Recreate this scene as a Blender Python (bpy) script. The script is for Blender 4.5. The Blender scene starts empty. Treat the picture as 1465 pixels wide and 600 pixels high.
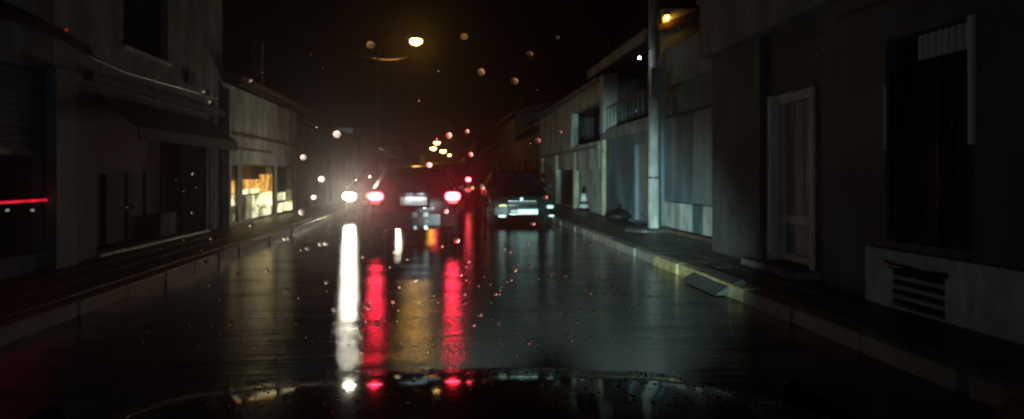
import bpy, math, random
from mathutils import Vector, Matrix
random.seed(7)
S = bpy.context.scene
COL = S.collection
# ------------------------------------------------------------------ camera geometry
F = 950.0; UC = 732.5; VH = 252.0; H = 1.30
TH = math.atan((UC - 634.0) / F); sT, cT = math.sin(TH), math.cos(TH)
cam = bpy.data.cameras.new('camera'); cam.sensor_width = 36; cam.lens = 36 * F / 1465
cam.shift_y = -(300 - VH) / 1465; cam.dof.use_dof = True; cam.dof.focus_distance = .62; cam.dof.aperture_fstop = 10; cam.clip_start = 0.05; cam.clip_end = 1500
co = bpy.data.objects.new('camera', cam); COL.objects.link(co)
co.location = (0, 0, H); co.rotation_euler = (math.pi / 2, 0, -TH); S.camera = co

def at(u, v, d):                      # point at distance d along the viewing axis
    l = (u - UC) / F * d
    return Vector((d * sT + l * cT, d * cT - l * sT, H - (v - VH) / F * d))
def dx(u, X):                         # distance where the column of u meets the wall plane x = X
    return X / (sT + cT * (u - UC) / F)
def yx(u, X): return at(u, VH, dx(u, X)).y
def zx(u, v, X): return at(u, v, dx(u, X)).z

# ------------------------------------------------------------------ world, exposure
SKY = 0.12
W = bpy.data.worlds.new('World'); S.world = W; W.use_nodes = True
nt = W.node_tree; bg = nt.nodes['Background']
sky = nt.nodes.new('ShaderNodeTexSky'); sky.sky_type = 'NISHITA'; sky.sun_disc = False
sky.sun_elevation = math.radians(-7.0); sky.sun_rotation = math.radians(200)
nt.links.new(sky.outputs[0], bg.inputs[0]); bg.inputs[1].default_value = SKY
S.view_settings.view_transform = 'Standard'; S.view_settings.look = 'None'
S.view_settings.exposure = 0; S.view_settings.gamma = 1
S.render.engine = 'CYCLES'
cy = S.cycles; cy.use_denoising = True; cy.max_bounces = 8; cy.transparent_max_bounces = 24
cy.volume_bounces = 0; cy.sample_clamp_indirect = 4.0; cy.sample_clamp_direct = 0
cy.blur_glossy = 0.0

def spot(name, loc, target, power, size, blend, col, parent=None, rad=0.05):
    l = bpy.data.lights.new(name, 'SPOT'); l.energy = power; l.spot_size = math.radians(size); l.spot_blend = blend
    l.color = col; l.shadow_soft_size = rad
    o = bpy.data.objects.new(name, l); COL.objects.link(o)
    o.location = loc; o.rotation_euler = (Vector(target) - Vector(loc)).to_track_quat('-Z', 'Y').to_euler()
    if parent: o.parent = parent
    return o

# ------------------------------------------------------------------ materials
def newmat(name):
    m = bpy.data.materials.new(name); m.use_nodes = True
    return m, m.node_tree, m.node_tree.nodes['Principled BSDF']
def N(nt, t, **kw):
    n = nt.nodes.new(t)
    for k, v in kw.items():
        if k.startswith('i_'): n.inputs[k[2:].replace('_', ' ')].default_value = v
        else: setattr(n, k, v)
    return n
def surf(name, col, rough=0.7, var=0.25, scale=3.0, bump=0.3, bscale=60.0, metal=0.0, streak=0.0, spec=0.5, coat=0.0):
    m, nt, p = newmat(name); L = nt.links.new
    tc = N(nt, 'ShaderNodeTexCoord')
    n1 = N(nt, 'ShaderNodeTexNoise', i_Scale=scale, i_Detail=8.0, i_Roughness=0.65)
    mp = N(nt, 'ShaderNodeMapping')
    if streak: mp.inputs['Scale'].default_value = (1, 1, streak)
    L(tc.outputs['Object'], mp.inputs[0]); L(mp.outputs[0], n1.inputs[0])
    r = N(nt, 'ShaderNodeValToRGB'); r.color_ramp.elements[0].position = 0.3; r.color_ramp.elements[1].position = 0.72
    r.color_ramp.elements[0].color = tuple(c * (1 - var) for c in col) + (1,)
    r.color_ramp.elements[1].color = tuple(min(1, c * (1 + var)) for c in col) + (1,)
    L(n1.outputs[0], r.inputs[0])
    if name.startswith('plaster') or name == 'concrete':      # rain streaks and blotches of old paint
        m3 = N(nt, 'ShaderNodeMapping'); m3.inputs['Scale'].default_value = (1.1, 1.1, .55); L(tc.outputs['Object'], m3.inputs[0])
        n3 = N(nt, 'ShaderNodeTexNoise', i_Scale=1.6, i_Detail=9.0, i_Roughness=.7); L(m3.outputs[0], n3.inputs[0])
        r3_ = N(nt, 'ShaderNodeValToRGB'); r3_.color_ramp.elements[0].position = .42; r3_.color_ramp.elements[1].position = .6
        r3_.color_ramp.elements[0].color = (.38, .36, .33, 1); r3_.color_ramp.elements[1].color = (1, 1, 1, 1); L(n3.outputs[0], r3_.inputs[0])
        mx_ = N(nt, 'ShaderNodeMix', data_type='RGBA', blend_type='MULTIPLY'); mx_.inputs[0].default_value = .7
        L(r.outputs[0], mx_.inputs[6]); L(r3_.outputs[0], mx_.inputs[7]); L(mx_.outputs[2], p.inputs['Base Color'])
    else: L(r.outputs[0], p.inputs['Base Color'])
    p.inputs['Metallic'].default_value = metal
    p.inputs['Specular IOR Level'].default_value = spec
    p.inputs['Coat Weight'].default_value = coat
    mr = N(nt, 'ShaderNodeMapRange'); mr.inputs[3].default_value = max(0.03, rough * 0.75); mr.inputs[4].default_value = min(1, rough * 1.25)
    L(n1.outputs[0], mr.inputs[0]); L(mr.outputs[0], p.inputs['Roughness'])
    if bump:
        n2 = N(nt, 'ShaderNodeTexNoise', i_Scale=bscale, i_Detail=5.0)
        L(tc.outputs['Object'], n2.inputs[0])
        b = N(nt, 'ShaderNodeBump', i_Strength=bump, i_Distance=0.01)
        L(n2.outputs[0], b.inputs['Height']); L(b.outputs[0], p.inputs['Normal'])
    return m
def emit(name, col, s, base=(0.02, 0.02, 0.02), var=0.0, vscale=8.0):
    m, nt, p = newmat(name)
    p.inputs['Base Color'].default_value = base + (1,); p.inputs['Roughness'].default_value = 0.3
    p.inputs['Emission Color'].default_value = col + (1,); p.inputs['Emission Strength'].default_value = s
    if var:
        L = nt.links.new; tc = N(nt, 'ShaderNodeTexCoord'); n = N(nt, 'ShaderNodeTexNoise', i_Scale=vscale, i_Detail=3.0)
        L(tc.outputs['Object'], n.inputs[0]); mr = N(nt, 'ShaderNodeMapRange')
        mr.inputs[1].default_value = 0.35; mr.inputs[2].default_value = 0.65
        mr.inputs[3].default_value = s * (1 - var); mr.inputs[4].default_value = s * (1 + var)
        L(n.outputs[0], mr.inputs[0]); L(mr.outputs[0], p.inputs['Emission Strength'])
    return m

M = {}
M['plaster_grey'] = surf('plaster_grey', (.30, .31, .30), .8, .3, 1.6, .5, 40, streak=.4)
M['plaster_white'] = surf('plaster_white', (.62, .64, .58), .75, .22, 1.8, .4, 40, streak=.4)
M['plaster_cream'] = surf('plaster_cream', (.55, .52, .34), .75, .22, 1.8, .4, 40, streak=.4)
M['plaster_brown'] = surf('plaster_brown', (.22, .15, .08), .8, .3, 1.5, .4, 40, streak=.4)
M['plaster_dark'] = surf('plaster_dark', (.10, .10, .095), .75, .35, 1.6, .5, 40, streak=.4)
M['plaster_slate'] = surf('plaster_slate', (.09, .11, .13), .6, .35, 1.6, .4, 40, streak=.4)
M['plaster_blue'] = surf('plaster_blue', (.15, .20, .22), .7, .3, 1.6, .4, 40, streak=.4)
M['concrete'] = surf('concrete', (.70, .73, .68), .6, .25, 4, .4, 60, streak=.3)
M['kerb'] = surf('kerb_stone', (.17, .16, .13), .35, .35, 5, .5, 50)
M['slab'] = surf('pavement_stone', (.045, .045, .043), .45, .4, 4, .5, 70)
M['slab2'] = surf('pavement_stone_pale', (.06, .06, .056), .5, .4, 4, .5, 70)
M['rubble'] = surf('pale_stone', (.45, .44, .38), .45, .3, 4, .5, 50)
M['tiles'] = surf('roof_tile', (.16, .08, .05), .5, .4, 5, .4, 40)
M['door_dark'] = surf('dark_painted_wood', (.035, .028, .028), .45, .4, 4, .3, 50, streak=.2)
M['door_white'] = surf('white_painted_wood', (.50, .50, .45), .5, .2, 4, .25, 50, streak=.2)
M['door_pale'] = surf('pale_worn_wood', (.24, .22, .19), .5, .35, 4, .3, 50, streak=.2)
M['shutter'] = surf('grey_shutter_metal', (.17, .23, .25), .45, .25, 3, .2, 50, metal=.3, streak=.4)
M['awning_red'] = surf('red_awning_fabric', (.10, .018, .015), .8, .35, 3, .3, 90)
M['awning_dark'] = surf('dark_awning_fabric', (.03, .028, .03), .8, .35, 3, .3, 90)
M['iron'] = surf('black_iron', (.025, .025, .027), .35, .3, 9, .2, 90, metal=.6)
M['steel'] = surf('galvanised_steel', (.42, .45, .45), .4, .25, 6, .15, 90, metal=.4, streak=.3)
M['glass_dark'] = surf('dark_window_glass', (.012, .014, .02), .4, .2, 3, .03, 4, spec=.12)
M['curtain'] = surf('pale_curtain', (.32, .28, .20), .9, .3, 6, .3, 30, streak=.15)
M['paint_black'] = surf('black_car_paint', (.010, .011, .013), .22, .25, 6, .04, 140, coat=.8)
M['paint_green'] = surf('dark_green_car_paint', (.010, .018, .015), .22, .25, 6, .04, 140, coat=.8)
M['paint_grey'] = surf('dark_grey_car_paint', (.03, .03, .032), .25, .25, 6, .04, 140, coat=.8)
M['paint_navy'] = surf('navy_car_paint', (.003, .003, .010), .06, .25, 6, .012, 60, coat=0, spec=.014)
M['plastic'] = surf('black_plastic', (.012, .012, .013), .5, .3, 12, .2, 200)
M['rubber'] = surf('tyre_rubber', (.012, .012, .012), .75, .3, 10, .4, 90)
M['alloy'] = surf('wheel_alloy', (.25, .25, .26), .35, .2, 10, .1, 90, metal=.8)
M['chrome'] = surf('chrome', (.75, .80, .82), .28, .1, 10, .05, 90, metal=1.0)
M['plate'] = surf('reflective_plate', (.80, .86, .80), .42, .06, 12, .12, 160, metal=.55)
M['plate_white'] = surf('white_plate', (.78, .82, .78), .5, .10, 9, .15, 120)
M['retro'] = surf('reflective_band', (.88, .90, .86), .45, .05, 12, .1, 160, metal=.15)
M['cone_rubber'] = surf('cone_rubber', (.03, .006, .004), .6, .3, 8, .2, 90)
M['lens_red'] = surf('red_lens', (.25, .01, .01), .2, .1, 8, .1, 120)
M['lens_clear'] = surf('clear_lens_reflector', (.70, .75, .74), .33, .1, 20, .2, 120, metal=.8)
M['lens_amber'] = surf('amber_headlight_reflector', (.85, .80, .28), .35, .1, 20, .2, 120, metal=.8)
M['panel_dark'] = surf('worn_grey_panel', (.055, .05, .04), .8, .45, 4, .3, 50, streak=.2, spec=.2)
M['goods'] = surf('dark_shop_goods', (.06, .05, .04), .6, .5, 7, .3, 60)
# lamps
M['brake'] = emit('brake_light_glow', (1, .085, .13), 13)
M['tail'] = emit('tail_light_glow', (1, .04, .05), 3.0)
M['high_brake'] = emit('far_brake_light_glow', (1, .05, .08), 30)
M['head'] = emit('headlight_glow', (1, .90, .66), 110)
M['indicator'] = emit('indicator_glow', (1, .42, .16), 2.2)
M['street'] = emit('street_lamp_glow', (1, .48, .07), 130)
M['far_street'] = emit('far_street_lamp_glow', (1, .56, .12), 42)
M['far_white'] = emit('far_white_lamp_glow', (1, .95, .85), 20)
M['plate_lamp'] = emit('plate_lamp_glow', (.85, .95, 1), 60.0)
M['red_tube'] = emit('red_strip_light', (1, .01, .035), .85, var=.4, vscale=5)
M['small_lamp'] = emit('small_pale_lamp', (.75, .85, .70), .32)
M['wall_lamp'] = emit('orange_wall_lamp', (1, .46, .04), 30)
M['lit_yellow'] = emit('lit_panel_yellow', (1, .84, .42), 1.8, (.5, .45, .3), .75, 3.2)
M['lit_orange'] = emit('lit_panel_orange', (1, .46, .09), .8, (.5, .35, .1), .75, 4.0)
M['lit_pale'] = emit('lit_panel_pale', (.95, .88, .52), 1.1, (.5, .5, .4), .85, 3.0)
M['lit_dim'] = emit('lit_panel_dim', (.90, .74, .38), .25, (.4, .35, .25), .9, 3.0)
M['lit_sign'] = emit('lit_sign_face', (.75, .85, .90), .04, (.5, .5, .5), .3, 3.0)

# wet asphalt
m, nt, p = newmat('wet_asphalt'); L = nt.links.new
tc = N(nt, 'ShaderNodeTexCoord')
mp = N(nt, 'ShaderNodeMapping'); mp.inputs['Scale'].default_value = (.35, 1.0, 1); L(tc.outputs['Object'], mp.inputs[0])
big = N(nt, 'ShaderNodeTexNoise', i_Scale=.55, i_Detail=6.0, i_Roughness=.6); L(mp.outputs[0], big.inputs[0])
fine = N(nt, 'ShaderNodeTexNoise', i_Scale=110.0, i_Detail=3.0); L(tc.outputs['Object'], fine.inputs[0])
rip = N(nt, 'ShaderNodeMapping'); rip.inputs['Scale'].default_value = (.22, 2.6, 1); L(tc.outputs['Object'], rip.inputs[0])
ripn = N(nt, 'ShaderNodeTexNoise', i_Scale=4.5, i_Detail=7.0, i_Roughness=.62); L(rip.outputs[0], ripn.inputs[0])
rr = N(nt, 'ShaderNodeMapRange'); rr.inputs[1].default_value = .36; rr.inputs[2].default_value = .64
rr.inputs[3].default_value = .03; rr.inputs[4].default_value = .10
L(big.outputs[0], rr.inputs[0])
# a puddle in our lane, its edge broken by noise
pm_ = N(nt, 'ShaderNodeMapping'); pm_.inputs['Location'].default_value = (.12, -4.1, 0); pm_.inputs['Scale'].default_value = (1.9, .75, 0); L(tc.outputs['Object'], pm_.inputs[0])
pl_ = N(nt, 'ShaderNodeVectorMath', operation='LENGTH'); L(pm_.outputs[0], pl_.inputs[0])
pn_ = N(nt, 'ShaderNodeTexNoise', i_Scale=2.6, i_Detail=4.0); L(tc.outputs['Object'], pn_.inputs[0])
pa_ = N(nt, 'ShaderNodeMath', operation='MULTIPLY_ADD'); pa_.inputs[1].default_value = 1.4; L(pn_.outputs[0], pa_.inputs[0]); L(pl_.outputs['Value'], pa_.inputs[2])
pr_ = N(nt, 'ShaderNodeMapRange'); pr_.inputs[1].default_value = 1.35; pr_.inputs[2].default_value = 1.7; pr_.inputs[3].default_value = .22; pr_.inputs[4].default_value = 1.0; L(pa_.outputs[0], pr_.inputs[0])
pu_ = N(nt, 'ShaderNodeMath', operation='MULTIPLY'); L(rr.outputs[0], pu_.inputs[0]); L(pr_.outputs[0], pu_.inputs[1]); L(pu_.outputs[0], p.inputs['Roughness'])
cr = N(nt, 'ShaderNodeValToRGB'); cr.color_ramp.elements[0].color = (.010, .010, .009, 1); cr.color_ramp.elements[1].color = (.028, .027, .024, 1)
cr.color_ramp.elements[0].position = .35; cr.color_ramp.elements[1].position = .7
L(fine.outputs[0], cr.inputs[0]); L(cr.outputs[0], p.inputs['Base Color'])
b1 = N(nt, 'ShaderNodeBump', i_Strength=.015, i_Distance=.004); L(fine.outputs[0], b1.inputs['Height'])
b2 = N(nt, 'ShaderNodeBump', i_Strength=.55, i_Distance=.012); L(ripn.outputs[0], b2.inputs['Height']); L(b1.outputs[0], b2.inputs['Normal'])
L(b2.outputs[0], p.inputs['Normal']); p.inputs['IOR'].default_value = 1.30
# worn and less glazed patches between the films of water
wn = N(nt, 'ShaderNodeMapping'); wn.inputs['Scale'].default_value = (.55, 1.3, 1); L(tc.outputs['Object'], wn.inputs[0])
wx = N(nt, 'ShaderNodeTexNoise', i_Scale=1.5, i_Detail=7.0, i_Roughness=.68); L(wn.outputs[0], wx.inputs[0])
ws_ = N(nt, 'ShaderNodeMapRange'); ws_.inputs[1].default_value = .40; ws_.inputs[2].default_value = .60; ws_.inputs[3].default_value = .03; ws_.inputs[4].default_value = .62
L(wx.outputs[0], ws_.inputs[0])
gn = N(nt, 'ShaderNodeTexNoise', i_Scale=24.0, i_Detail=6.0, i_Roughness=.75); L(tc.outputs['Object'], gn.inputs[0])
gr = N(nt, 'ShaderNodeMapRange'); gr.inputs[1].default_value = .38; gr.inputs[2].default_value = .60; gr.inputs[3].default_value = .25; gr.inputs[4].default_value = 1.25; L(gn.outputs[0], gr.inputs[0])
gm = N(nt, 'ShaderNodeMath', operation='MULTIPLY'); L(ws_.outputs[0], gm.inputs[0]); L(gr.outputs[0], gm.inputs[1]); L(gm.outputs[0], p.inputs['Specular IOR Level'])
M['asphalt'] = m
M['earth'] = surf('dark_earth', (.04, .04, .035), .8, .3, .4, .3, 20)

# water drops: open caps on the windscreen, so the ray leaves water for air once
def dropmat(name, rough, gl=.04, clear=.35, rim=.6):
    m = bpy.data.materials.new(name); m.use_nodes = True; nt = m.node_tree; L = nt.links.new
    nt.nodes.remove(nt.nodes['Principled BSDF']); out = nt.nodes['Material Output']
    rf = N(nt, 'ShaderNodeBsdfRefraction', i_Roughness=rough, i_IOR=1.33)
    g = N(nt, 'ShaderNodeBsdfGlossy', i_Roughness=.15)
    tc = N(nt, 'ShaderNodeTexCoord'); n = N(nt, 'ShaderNodeTexNoise', i_Scale=180.0); L(tc.outputs['Object'], n.inputs[0])
    b = N(nt, 'ShaderNodeBump', i_Strength=.15, i_Distance=.0006); L(n.outputs[0], b.inputs['Height']); L(b.outputs[0], rf.inputs['Normal'])
    mx = N(nt, 'ShaderNodeMixShader'); mx.inputs[0].default_value = gl
    L(rf.outputs[0], mx.inputs[1]); L(g.outputs[0], mx.inputs[2])
    tr = N(nt, 'ShaderNodeBsdfTransparent'); m2 = N(nt, 'ShaderNodeMixShader')
    ln = N(nt, 'ShaderNodeVectorMath', operation='LENGTH'); L(tc.outputs['Object'], ln.inputs[0])     # thin film at the rim of the drop
    er = N(nt, 'ShaderNodeMapRange', interpolation_type='SMOOTHSTEP'); er.inputs[1].default_value = rim; er.inputs[2].default_value = 1.02; er.inputs[3].default_value = clear; er.inputs[4].default_value = 1.0
    L(ln.outputs['Value'], er.inputs[0]); L(er.outputs[0], m2.inputs[0])
    L(mx.outputs[0], m2.inputs[1]); L(tr.outputs[0], m2.inputs[2]); L(m2.outputs[0], out.inputs['Surface'])
    return m
M['drop'] = dropmat('raindrop_water', .46)
M['drop_soft'] = dropmat('misty_raindrop_water', .60, clear=.2, rim=.5)
M['bead'] = surf('water_bead', (.06, .06, .06), .16, .1, 30, 0, 10, spec=1.0, coat=1.0)
m = bpy.data.materials.new('windscreen_glass'); m.use_nodes = True; nt = m.node_tree; nt.nodes.remove(nt.nodes['Principled BSDF'])
t = nt.nodes.new('ShaderNodeBsdfTransparent'); t.inputs[0].default_value = (.94, .96, .96, 1)
nt.links.new(t.outputs[0], nt.nodes['Material Output'].inputs['Surface']); M['windscreen'] = m

# ------------------------------------------------------------------ helpers
class MB:
    def __init__(s): s.v = []; s.f = []
    def quad(s, *p):
        n = len(s.v); s.v += [tuple(q) for q in p]; s.f.append(tuple(range(n, n + len(p)))); return s
    def box(s, x0, x1, y0, y1, z0, z1):
        if x0 > x1: x0, x1 = x1, x0
        if y0 > y1: y0, y1 = y1, y0
        n = len(s.v)
        s.v += [(x, y, z) for z in (z0, z1) for x, y in ((x0, y0), (x1, y0), (x1, y1), (x0, y1))]
        s.f += [tuple(n + i for i in q) for q in ((0, 3, 2, 1), (4, 5, 6, 7), (0, 1, 5, 4), (1, 2, 6, 5), (2, 3, 7, 6), (3, 0, 4, 7))]
        return s
    def loft(s, rings, cap=True, closed=True):
        n = len(s.v); k = len(rings[0])
        for r in rings: s.v += [tuple(q) for q in r]
        for i in range(len(rings) - 1):
            for j in range(k if closed else k - 1):
                a = n + i * k + j; b = n + i * k + (j + 1) % k
                s.f.append((a, b, b + k, a + k))
        if cap and closed:
            s.f.append(tuple(n + j for j in reversed(range(k)))); s.f.append(tuple(n + (len(rings) - 1) * k + j for j in range(k)))
        return s
    def tube(s, pts, r, k=8, cap=True):
        pts = [Vector(p) for p in pts]; rr = r if isinstance(r, (list, tuple)) else [r] * len(pts); rings = []
        for i, p in enumerate(pts):
            d = (pts[min(i + 1, len(pts) - 1)] - pts[max(i - 1, 0)]).normalized()
            a = d.cross(Vector((0, 0, 1)) if abs(d.z) < .9 else Vector((0, 1, 0))).normalized(); b = d.cross(a)
            rings.append([p + (a * math.cos(2 * math.pi * j / k) + b * math.sin(2 * math.pi * j / k)) * rr[i] for j in range(k)])
        return s.loft(rings, cap)
    def ellipsoid(s, c, rx, ry, rz, k=10, h=6):
        rings = []
        for i in range(h + 1):
            t = math.pi * (i + .02 * (i == 0) - .02 * (i == h)) / h
            rings.append([(c[0] + rx * math.sin(t) * math.cos(2 * math.pi * j / k), c[1] + ry * math.sin(t) * math.sin(2 * math.pi * j / k), c[2] - rz * math.cos(t)) for j in range(k)])
        return s.loft(rings)
    def build(s, name, mat, parent=None, smooth=False, bevel=0, local=False):
        me = bpy.data.meshes.new(name); off = Vector()
        if parent and not local:
            q = parent
            while q: off += q.location; q = q.parent
        me.from_pydata([tuple(Vector(v) - off) for v in s.v], [], s.f); me.update()
        o = bpy.data.objects.new(name, me); COL.objects.link(o); me.materials.append(M[mat] if isinstance(mat, str) else mat)
        if parent: o.parent = parent
        if smooth: me.polygons.foreach_set('use_smooth', [True] * len(me.polygons))
        if bevel:
            b = o.modifiers.new('bevel', 'BEVEL'); b.width = bevel; b.segments = 2; b.limit_method = 'ANGLE'
        return o
def tag(o, label=None, cat=None, group=None, kind=None):
    for k, v in (('label', label), ('category', cat), ('group', group), ('kind', kind)):
        if v: o[k] = v
    return o
def root(name, loc, label, cat, group=None, rz=0):
    o = bpy.data.objects.new(name, None); COL.objects.link(o); o.location = loc; o.rotation_euler = (0, 0, rz)
    return tag(o, label, cat, group)
def B(x0, x1, y0, y1, z0, z1): return MB().box(x0, x1, y0, y1, z0, z1)
def copyo(o, parent=None):
    c = o.copy(); COL.objects.link(c); c.parent = parent; return c
def tree(o, parent=None):
    c = copyo(o, parent)
    for k in [q for q in o.children]: tree(k, c)
    return c

# ------------------------------------------------------------------ the ground
XK_L, XK_R, KH = -3.40, 3.10, 0.12
Y1 = 262.0
tag(B(-58, 58, -9, 275, -.30, -.03).build('ground', 'earth'), kind='structure')
mb = MB(); rings = []
ys = [-8 + 1.5 * i for i in range(60)] + [84 + 9 * i for i in range(21)]
for y in ys:
    rings.append([(XK_L - .1 + (XK_R - XK_L + .2) * j / 12, y, -.016 + .028 * (1 - ((j - 6) / 6) ** 2) ) for j in range(13)])
mb.loft(rings, cap=False, closed=False)
rd = mb.build('road', 'asphalt', smooth=True); tag(rd, kind='structure')
if rd.data.polygons[0].normal.z < 0: rd.data.flip_normals()
pavs = {}
for side, a, b in (('left', -5.0, XK_L - .16), ('right', XK_R + .16, 5.0)):
    pavs[side] = tag(B(a - (.9 if side == 'left' else 0), b + (.9 if side == 'right' else 0), -8, Y1, -.03, .095).build('pavement', 'slab'), kind='structure')
# paving slabs (near ones as pieces)
slab_me = {}
def piece(name, me, mat, parent, loc, sc=(1, 1, 1), rot=(0, 0, 0)):
    o = bpy.data.objects.new(name, me); COL.objects.link(o); o.parent = parent; o.location = loc; o.scale = sc; o.rotation_euler = rot
    return o
def slabmesh(name, w, l, h, mat):
    me = bpy.data.meshes.new(name); e = .012
    v = [(-w/2, -l/2, 0), (w/2, -l/2, 0), (w/2, l/2, 0), (-w/2, l/2, 0), (-w/2, -l/2, h-e), (w/2, -l/2, h-e), (w/2, l/2, h-e), (-w/2, l/2, h-e),
         (-w/2+e, -l/2+e, h), (w/2-e, -l/2+e, h), (w/2-e, l/2-e, h), (-w/2+e, l/2-e, h)]
    f = [(0, 1, 5, 4), (1, 2, 6, 5), (2, 3, 7, 6), (3, 0, 4, 7), (4, 5, 9, 8), (5, 6, 10, 9), (6, 7, 11, 10), (7, 4, 8, 11), (8, 9, 10, 11)]
    me.from_pydata(v, [], f); me.materials.append(M[mat]); return me
sl = [slabmesh('paving_slab', .43, .53, .03, 'slab'), slabmesh('paving_slab', .43, .53, .03, 'slab2')]
for side, x0, nx in (('left', -4.83, 3), ('right', 3.50, 3)):
    for i in range(nx):
        for j in range(30):
            y = 3.0 + .55 * j + (.27 if i % 2 else 0)
            piece('paving_slab', sl[random.random() < .35], None, pavs[side], (x0 + .45 * i + (.05 if side == 'left' else 0), y, .091 + random.uniform(-.003, .003)), rot=(random.uniform(-.006, .006), random.uniform(-.006, .006), 0))
# kerbs: stones to 40 m, then a run of stone
M['kerb_highlight'] = surf('kerb_gold_highlight', (.34, .28, .13), .28, .4, 7, .5, 50)  # golden wet highlight put into the colour of a few right-hand stones
ks = slabmesh('kerb_stone', .16, .93, .15, 'kerb'); ky = slabmesh('kerb_stone', .16, .93, .15, 'kerb_highlight')
for side, x in (('left', XK_L - .08), ('right', XK_R + .08)):
    kr = tag(B(x - .075, x + .075, 41.0, Y1, -.03, KH).build('kerb', 'kerb'), kind='structure')
    for j in range(38):
        y = 3.2 + .98 * j + random.uniform(-.015, .015)
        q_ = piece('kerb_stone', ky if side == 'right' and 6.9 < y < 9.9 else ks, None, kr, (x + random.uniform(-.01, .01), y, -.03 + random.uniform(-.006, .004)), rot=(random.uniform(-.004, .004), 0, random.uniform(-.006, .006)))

# ------------------------------------------------------------------ facade tools
def facade(parent, mat, xo, xi, y0, y1, z0, z1, holes=(), name='wall'):
    """wall between y0..y1, z0..z1, thickness xo..xi with rectangular holes (ya, yb, za, zb), as one mesh"""
    Y = sorted({y0, y1} | {max(y0, min(y1, q)) for h in holes for q in h[:2]}); Z = sorted({z0, z1} | {max(z0, min(z1, q)) for h in holes for q in h[2:]})
    mb = MB()
    for i in range(len(Y) - 1):
        k = 0
        while k < len(Z) - 1:
            def inside(k): 
                yc, zc = (Y[i] + Y[i+1]) / 2, (Z[k] + Z[k+1]) / 2
                return any(h[0] < yc < h[1] and h[2] < zc < h[3] for h in holes)
            if inside(k): k += 1; continue
            e = k
            while e + 1 < len(Z) - 1 and not inside(e + 1): e += 1
            mb.box(xo, xi, Y[i], Y[i+1], Z[k], Z[e+1]); k = e + 1
    return mb.build(name, mat, parent)
def window(parent, xo, sgn, ya, yb, za, zb, nv=2, nh=1, fm='door_white', pm='glass_dark', dep=.12, fw=.06, name='window'):
    """frame set dep behind the facade; sgn = +1 if the wall's inside is toward +x"""
    a, b = xo + sgn * dep, xo + sgn * (dep + .05); mb = MB()
    mb.box(a, b, ya, ya + fw, za, zb); mb.box(a, b, yb - fw, yb, za, zb); mb.box(a, b, ya + fw, yb - fw, za, za + fw); mb.box(a, b, ya + fw, yb - fw, zb - fw, zb)
    f = mb.build(name, fm, parent)
    for i in range(1, nv):
        y = ya + (yb - ya) * i / nv; B(a + sgn * .006, b - sgn * .006, y - .02, y + .02, za + fw, zb - fw).build('mullion', fm, f)
    for i in range(1, nh):
        z = za + (zb - za) * i / nh; B(a + sgn * .009, b - sgn * .009, ya + fw, yb - fw, z - .018, z + .018).build('glazing_bar', fm, f)
    B(b + sgn * .002, b + sgn * .012, ya + .01, yb - .01, za + .01, zb - .01).build('pane', pm, f)
    return f
def sill(parent, xo, sgn, ya, yb, z, mat='concrete', name='sill', out=.07, h=.06):
    return B(xo - sgn * out, xo - sgn * .002, ya - .06, yb + .06, z - h, z).build(name, mat, parent)

def shell(parent, mat, xb, xf, y0, y1, z1, name='wall'):
    """back and side walls behind a facade whose inner face is xf"""
    mb = MB(); s = 1 if xb > xf else -1
    mb.box(xf, xb, y0, y0 + .2, .09, z1); mb.box(xf, xb, y1 - .2, y1, .09, z1); mb.box(xb - s * .2, xb, y0 + .2, y1 - .2, .09, z1)
    return mb.build(name, mat, parent)
def gable_roof(parent, mat, x0, x1, y0, y1, z, rise, name='roof', th=.12):
    """ridge runs along y"""
    xc = (x0 + x1) / 2; mb = MB()
    for a, b in ((x0, xc), (x1, xc)):
        ring = lambda y: [(a, y, z), (b, y, z + rise), (b, y, z + rise + th), (a, y, z + th)]
        mb.loft([ring(y0), ring(y1)])
    rf = mb.build(name, mat, parent)
    for yy in (y0 + .15, y1 - .15):
        MB().loft([[(x0 + .1, yy + e, z - .02), (x1 - .1, yy + e, z - .02), (xc, yy + e, z + rise - .01)] for e in (-.06, .06)]).build('gable', 'plaster_dark', parent)
    return rf

# ================================================================== LEFT SIDE
XL = -5.0; bx = -5.25
# L0: shuttered shop at the left edge
y0, y1 = 2.5, yx(76, XL)
sh = root('shuttered_shop', (XL, (y0 + y1) / 2, 0), 'grey shop with a metal shutter above a red strip light', 'shop')
o0, o1 = 4.2, y1 - .02
zb0, zb1, zsl = .35, 1.55, 1.62
facade(sh, 'plaster_blue', XL, bx, y0, y1 - .0, .09, 3.6, [(o0, o1 - .0, .35, 2.62)])
shell(sh, 'plaster_dark', -9.5, bx, y0, y1, 3.6)
B(-9.3, bx, y0 + .2, y1 - .2, 3.45, 3.58).build('roof', 'plaster_dark', sh)
for i in range(11):
    z = zsl + .09 * i; B(XL - .10, XL - .135, o0, o1, z, z + .082).build('slat', 'shutter', sh)
B(XL - .04, XL - .16, o0, o1, zsl - .07, zsl - .004).build('shutter_rail', 'shutter', sh)
B(XL - .9, XL - .93, o0, o1, .35, 1.5).build('back_panel', 'door_dark', sh)
for (ua, ub, v) in ((-60, 68, 288),):
    ya, yb = yx(ua, XL), yx(ub, XL); z = zx(36, 288, XL)
    B(XL + .03, XL + .002, max(ya, o0 + .05), yb, z - .016, z + .016).build('red_strip_light', 'red_tube', sh)
for u in (9, 45):
    y = yx(u, XL); z = zx(u, 301, XL); MB().ellipsoid((XL + .012, y, z), .015, .035, .016).build('small_lamp', 'small_lamp', sh, smooth=True)
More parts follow.
